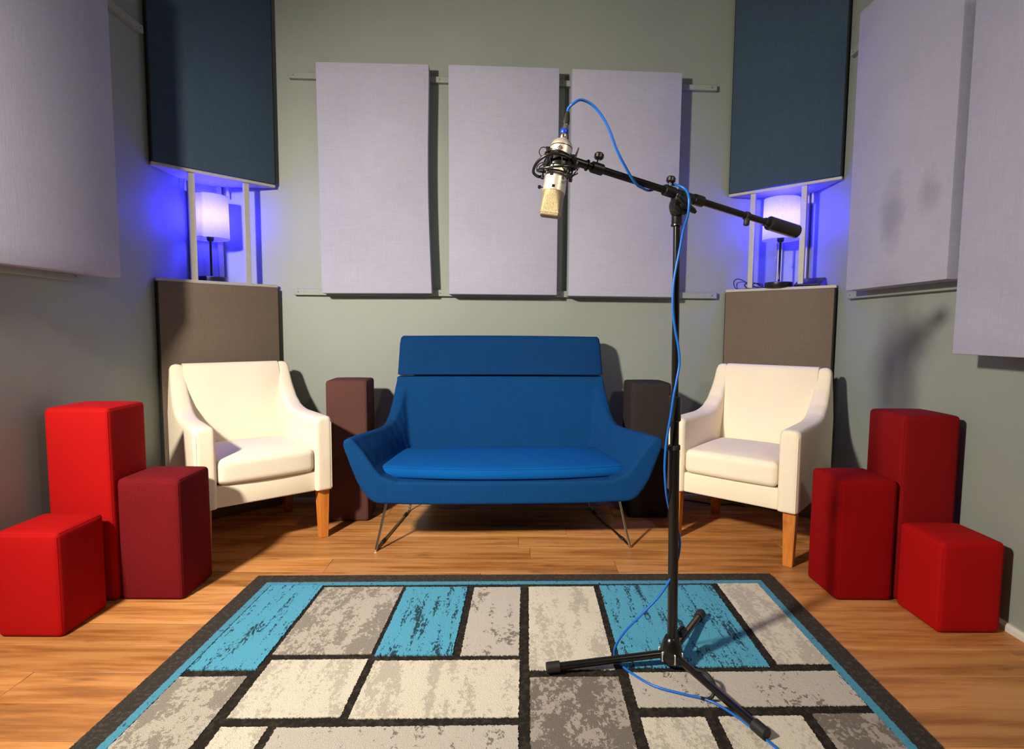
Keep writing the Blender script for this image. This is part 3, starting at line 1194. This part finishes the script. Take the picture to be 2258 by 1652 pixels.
# clip near the counterweight
bm = bmesh.new()
p = bp(.265)
rod(bm, L3(p - bd * .006), L3(p + bd * .006), .0125, 16, .001)
q = L3(p)
add_lathe(bm, [(.007, 0), (.0085, .002), (.0085, .018), (.006, .021)], 10, axis_matrix(q - up * .008 + sd * .004, q - up * 1.0 + sd * .0))
link('boom_clip', bm, M_rubber, ST)
# swivel head
pv = bp(.575)
top = px_(1.30)
lathe('head_collar', [(.0115, 0), (.0165, .001), (.0165, .005), (.0125, .006)], M_black, ST, 20, Matrix.Translation(L3(px_(1.288))))
bm = bmesh.new()
add_lathe(bm, [(.0135, 0), (.0150, .004), (.0150, .03), (.018, .045)], 20, Matrix.Translation(L3(px_(1.292))))
a = L3(pv - up * .034)
b_ = L3(px_(1.325))
add_tube(bm, catmull([b_, b_ + (a - b_) * .35 + Vector((-.002, 0, 0)), a], 5), [.0165 + .0009 * i for i in range(11)], 16)
link('head_neck', bm, M_black, ST)
c = L3(pv - up * .030)
bm = bmesh.new()
add_lathe(bm, [(.018, -.017), (.026, -.014), (.0275, -.008), (.0275, .008), (.026, .014), (.018, .017)], 26, axis_matrix(c, c + sd))
link('tilt_joint', bm, M_black, ST)
bm = bmesh.new()
F = Matrix.Identity(4)
F.col[0][:3] = bd
F.col[1][:3] = sd
F.col[2][:3] = up
F.translation = L3(pv)
add_box(bm, (-.026, -.013, -.036), (.026, .013, .0), .004, 2, F)
link('boom_cradle', bm, M_black, ST)
bm = bmesh.new()
add_lathe(bm, [(.008, .010), (.013, .014), (.013, .026), (.008, .030)], 16, axis_matrix(c, c + sd))
e0 = c + sd * .026
for s in (-1, 1):
    dirv = (-bd * .9 - up * .42).normalized() * s
    add_tube(bm, [e0, e0 + dirv * .014, e0 + dirv * .028 + sd * .003, e0 + dirv * .036 + sd * .004], [.008, .0085, .0075, .0045], 10)
link('wing_nut', bm, M_black, ST)
# joint from the boom tip to the shock mount
rod_obj('boom_tip', bp(.975), bp(1.03), .0105, M_black, ST, .001)
lathe('tip_ring', [(.0095, 0), (.0145, .0008), (.0145, .003), (.0095, .0038)], M_black, ST, 18, Matrix.Translation(-Vector((.474, 1.60, ZR))) @ axis_matrix(bp(.972), bp(1.5)))

# ---------------------------------------------------------------- microphone with shock mount
MB, MT = Vector((.090, 1.425, 1.278)), Vector((.1235, 1.452, 1.474))
ax = (MT - MB).normalized()
ML = (MT - MB).length
view = Vector((.0, -1.0, -.10))
fwd = (view - ax * view.dot(ax)).normalized()       # the side of the microphone that faces the room
fwd = (fwd + Vector((-.18, 0, 0)) - ax * (Vector((-.18, 0, 0)).dot(ax))).normalized()
rt = ax.cross(fwd).normalized()
MF = Matrix.Identity(4)
MF.col[0][:3] = rt
MF.col[1][:3] = -fwd
MF.col[2][:3] = ax
MF.translation = MB
MIC = thing('microphone', 'satin nickel large-diaphragm studio microphone hanging head down from the boom', 'microphone', tuple(MB))
MIC.matrix_world = MF
lathe('body', [(.0265, .074), (.0275, .075), (.0275, .1745), (.0262, .176), (.0275, .1775), (.0270, .181), (.0235, .189), (.017, .195), (.011, .198), (.009, .2005)], M_nickel, MIC, 36)
lathe('body_ring', [(.0277, .1752), (.0277, .1768)], M_black, MIC, 36)
lathe('head_collar', [(.0268, .060), (.0282, .061), (.0282, .0755), (.0268, .077)], M_nickel, MIC, 36)
# grille: circular at the collar, wedge-shaped at the tip
bm = bmesh.new()
secs = []
for z_, r_, hy in ((.061, .0268, .030), (.056, .0268, .0255), (.048, .0268, .0232), (.036, .0267, .0202), (.024, .0265, .0175), (.012, .0262, .0150), (.005, .0256, .0135), (.0015, .0244, .0118), (0, .0225, .0095)):
    secs.append([Vector((r_ * math.cos(2 * PI * i / 72), max(-hy, min(hy, r_ * math.sin(2 * PI * i / 72))), z_)) for i in range(72)])
loft(bm, secs)
link('head_grille', bm, M_mesh, MIC, True, 22)
tube('grille_seam', [(.0266 * math.cos(2 * PI * i / 72), max(-.0147, min(.0147, .0266 * math.sin(2 * PI * i / 72))), .008) for i in range(72)], .0009, M_nickel, MIC, 6, True)
# diamond emblem and pattern window
bm = bmesh.new()
yb = -.0279


def dia(r0, r1, rot=PI / 4, zc=.1645, x0=.0, n=4):
    for i in range(n):
        a, b = rot + 2 * PI * i / n, rot + 2 * PI * (i + 1) / n
        q = []
        for (r, t_) in ((r0, a), (r0, b), (r1, b), (r1, a)):
            X_ = x0 + r * math.cos(t_)
            q.append(bm.verts.new((X_, -math.sqrt(max(1e-9, .0279 ** 2 - X_ ** 2)), zc + r * math.sin(t_))))
        bm.faces.new(q)


dia(.0074, .0052, 0)
dia(.0042, .0026, PI / 4)
dia(.0016, .0003, 0)
link('emblem', bm, plain('emblem_ink', (40, 34, 40), .5), MIC, False)
bm = bmesh.new()
add_box(bm, (-.0035, -.0287, .0645), (.0035, -.0275, .0715), .0005, 1)
link('pattern_window', bm, M_black, MIC)
bm = bmesh.new()
add_lathe(bm, [(.0015, 0), (.0015, .008)], 8, axis_matrix((-.028, 0, .072), (-1, 0, .072)))
add_lathe(bm, [(.004, .006), (.0045, .007), (.0045, .012), (.0035, .013)], 12, axis_matrix((-.028, 0, .072), (-1, 0, .072)))
link('collar_screw', bm, M_black, MIC)

# shock mount (own thing: the microphone lifts out of it)
SM = thing('shock_mount', 'black wire and elastic shock mount cradling the microphone', 'mount', tuple(MB))
SM.matrix_world = MF @ Matrix.Translation((0, 0, .022))
bm = bmesh.new()
add_lathe(bm, [(.0285, .100), (.0325, .101), (.0330, .104), (.0330, .126), (.0325, .129), (.0285, .130)], 36, None, False)
link('inner_sleeve', bm, M_black, SM)


def hoop(z_, r, rr, tilt=0, zx=0.0):
    return [Vector((r * math.cos(a), r * math.sin(a), z_ + tilt * math.sin(a) + zx * math.cos(a))) for a in [2 * PI * i / 36 for i in range(36)]]


tube('outer_hoop', hoop(.100, .050, 0, .016, .010), .0026, M_black, SM, 8, True)
tube('upper_hoop', hoop(.126, .037, 0, -.004, -.006), .0026, M_black, SM, 8, True)
tube('lower_hoop', hoop(.092, .037, 0, .010, -.003), .0022, M_black, SM, 8, True)
bm = bmesh.new()
for i in range(6):
    a = 2 * PI * i / 6 + .3
    add_tube(bm, [(.037 * math.cos(a), .037 * math.sin(a), .132), (.042 * math.cos(a + .5), .042 * math.sin(a + .5), .112), (.050 * math.cos(a + .52), .050 * math.sin(a + .52), .102 + .016 * math.sin(a + .5)),
                  (.037 * math.cos(a + 1.0), .037 * math.sin(a + 1.0), .084)], .0014, 6)
link('elastic', bm, M_rubber, SM)
for s, z_ in ((-1, .072), (-1, .079), (1, .074)):
    pass
bm = bmesh.new()
for a in (PI * .95, PI * 1.35, PI * 1.75, .1):
    x_, y_ = .034 * math.cos(a), .034 * math.sin(a)
    add_tube(bm, [(x_, y_, .13), (x_ * 1.08, y_ * 1.08, .105), (x_ * 1.04, y_ * 1.04, .078)], .0019, 6)
    add_lathe(bm, [(.0015, -.005), (.0045, -.004), (.0045, .004), (.0015, .005)], 10, Matrix.Translation((x_ * 1.05, y_ * 1.05, .078)))
link('cage_rod', bm, M_black, SM)
tube('bent_arm', catmull([(.030, -.030, .118), (.0, -.046, .118), (-.028, -.046, .110), (-.050, -.030, .096), (-.058, -.006, .083), (-.046, .010, .080), (-.036, .012, .084)], 6), .0036, M_black, SM, 10)
tube('cord_loop', catmull([(-.030, -.012, .122), (-.042, -.016, .120), (-.051, -.016, .131), (-.047, -.014, .144), (-.037, -.012, .146), (-.030, -.010, .138)], 5), .0012, M_rubber, SM, 6)
tube('cord_loop', catmull([(-.034, -.016, .108), (-.046, -.02, .098), (-.049, -.02, .085), (-.040, -.02, .080)], 5), .0012, M_rubber, SM, 6)
for x_, y_, z_ in ((-.030, -.018, .138), (.033, -.012, .128)):
    bm = bmesh.new()
    add_box(bm, (x_ - .006, y_ - .005, z_ - .007), (x_ + .006, y_ + .005, z_ + .007), .002, 2)
    link('cord_lug', bm, M_black, SM)
# arm reaching to the boom tip
tipl = SM.matrix_world.inverted() @ bp(1.03)
arm0 = Vector((.037, .004, .112))
tube('mount_arm', catmull([arm0, arm0.lerp(tipl, .35), arm0.lerp(tipl, .7) + Vector((0, 0, .003)), tipl], 5), .0082, M_black, SM, 12)
md = (tipl - arm0).normalized()
bm = bmesh.new()
pm = arm0.lerp(tipl, .62)
add_lathe(bm, [(.008, -.007), (.0125, -.005), (.0125, .005), (.008, .007)], 16, axis_matrix(pm, pm + Vector((0, -1, 0))))
add_tube(bm, [pm + Vector((.002, -.008, .004)), pm + Vector((.006, -.010, .020)), pm + Vector((.009, -.010, .036))], [.003, .0024, .0018], 8)
link('swivel_lever', bm, M_black, SM)
bm = bmesh.new()
add_tube(bm, [(.046, -.014, .098), (.052, -.016, .088), (.030, -.028, .066), (.026, -.03, .070)], .0016, 6)
add_tube(bm, [(.050, -.010, .100), (.040, -.02, .078), (.028, -.03, .066)], .0016, 6)
link('side_wire', bm, M_black, SM)

# ---------------------------------------------------------------- microphone cable
CB = thing('microphone_cable', 'blue cable looping from the microphone along the boom and down the pole to the rug', 'cable', tuple(MT))
PM = Matrix.Translation(-MT) @ MF
lathe('plug_shell', [(.0088, .2005), (.0095, .202), (.0095, .212), (.0088, .2135), (.0088, .228), (.0075, .231), (.0072, .240)], M_plug, CB, 20, PM)
lathe('plug_ring', [(.0100, .2125), (.0106, .2135), (.0106, .2225), (.0100, .2235)], M_ring, CB, 20, PM)
lathe('strain_relief', [(.0088, .2385), (.0088, .247), (.0058, .266), (.0046, .270)], M_rubber, CB, 16, PM)
q0 = MF @ Vector((0, 0, .268))


def onbeam(t, a, b):
    return bp(t) + up * a + sd * b


cpts = [q0, q0 + ax * .012, Vector((.148, 1.455, 1.560)), Vector((.168, 1.465, 1.573)), Vector((.196, 1.475, 1.566)), Vector((.222, 1.478, 1.540)), Vector((.243, 1.480, 1.505)),
        Vector((.262, 1.486, 1.462)), Vector((.283, 1.495, 1.428)), onbeam(.79, -.010, .0135), onbeam(.745, -.0150, .004), onbeam(.70, -.008, -.014), onbeam(.655, .012, -.016), onbeam(.615, .022, -.002), onbeam(.585, .012, .019)]
cpts += [Vector((.470, 1.548, 1.352)), Vector((.470, 1.552, 1.31)), Vector((.4655, 1.572, 1.275)), Vector((.459, 1.582, 1.22)), Vector((.447, 1.585, 1.14)), Vector((.4445, 1.583, 1.07)), Vector((.451, 1.580, 1.01)),
         Vector((.462, 1.578, .955)), Vector((.466, 1.576, .91)), Vector((.459, 1.572, .865)), Vector((.451, 1.570, .82)), Vector((.445, 1.572, .765)), Vector((.436, 1.576, .69)), Vector((.433, 1.577, .62)),
         Vector((.438, 1.58, .56)), Vector((.449, 1.598, .515)), Vector((.466, 1.622, .47)), Vector((.485, 1.626, .43)), Vector((.4935, 1.617, .395)), Vector((.490, 1.606, .355)), Vector((.472, 1.595, .300)),
         Vector((.435, 1.592, .235)), Vector((.380, 1.595, .170)), Vector((.337, 1.605, .115)), Vector((.313, 1.615, .065)), Vector((.312, 1.622, .028)), Vector((.325, 1.600, ZR + .0045)), Vector((.352, 1.555, ZR + .0038)), Vector((.400, 1.500, ZR + .0038)),
         Vector((.470, 1.466, ZR + .0038)), Vector((.530, 1.440, ZR + .0038)), Vector((.575, 1.385, ZR + .0038)), Vector((.606, 1.325, ZR + .0038)), Vector((.632, 1.265, ZR + .0038)), Vector((.66, 1.18, ZR + .0038)), Vector((.70, 1.05, ZR + .0038)), Vector((.76, .9, ZR + .0038))]
o = tube('cord', [p - MT for p in catmull(cpts, 6)], .0034, M_cable, CB, 10)
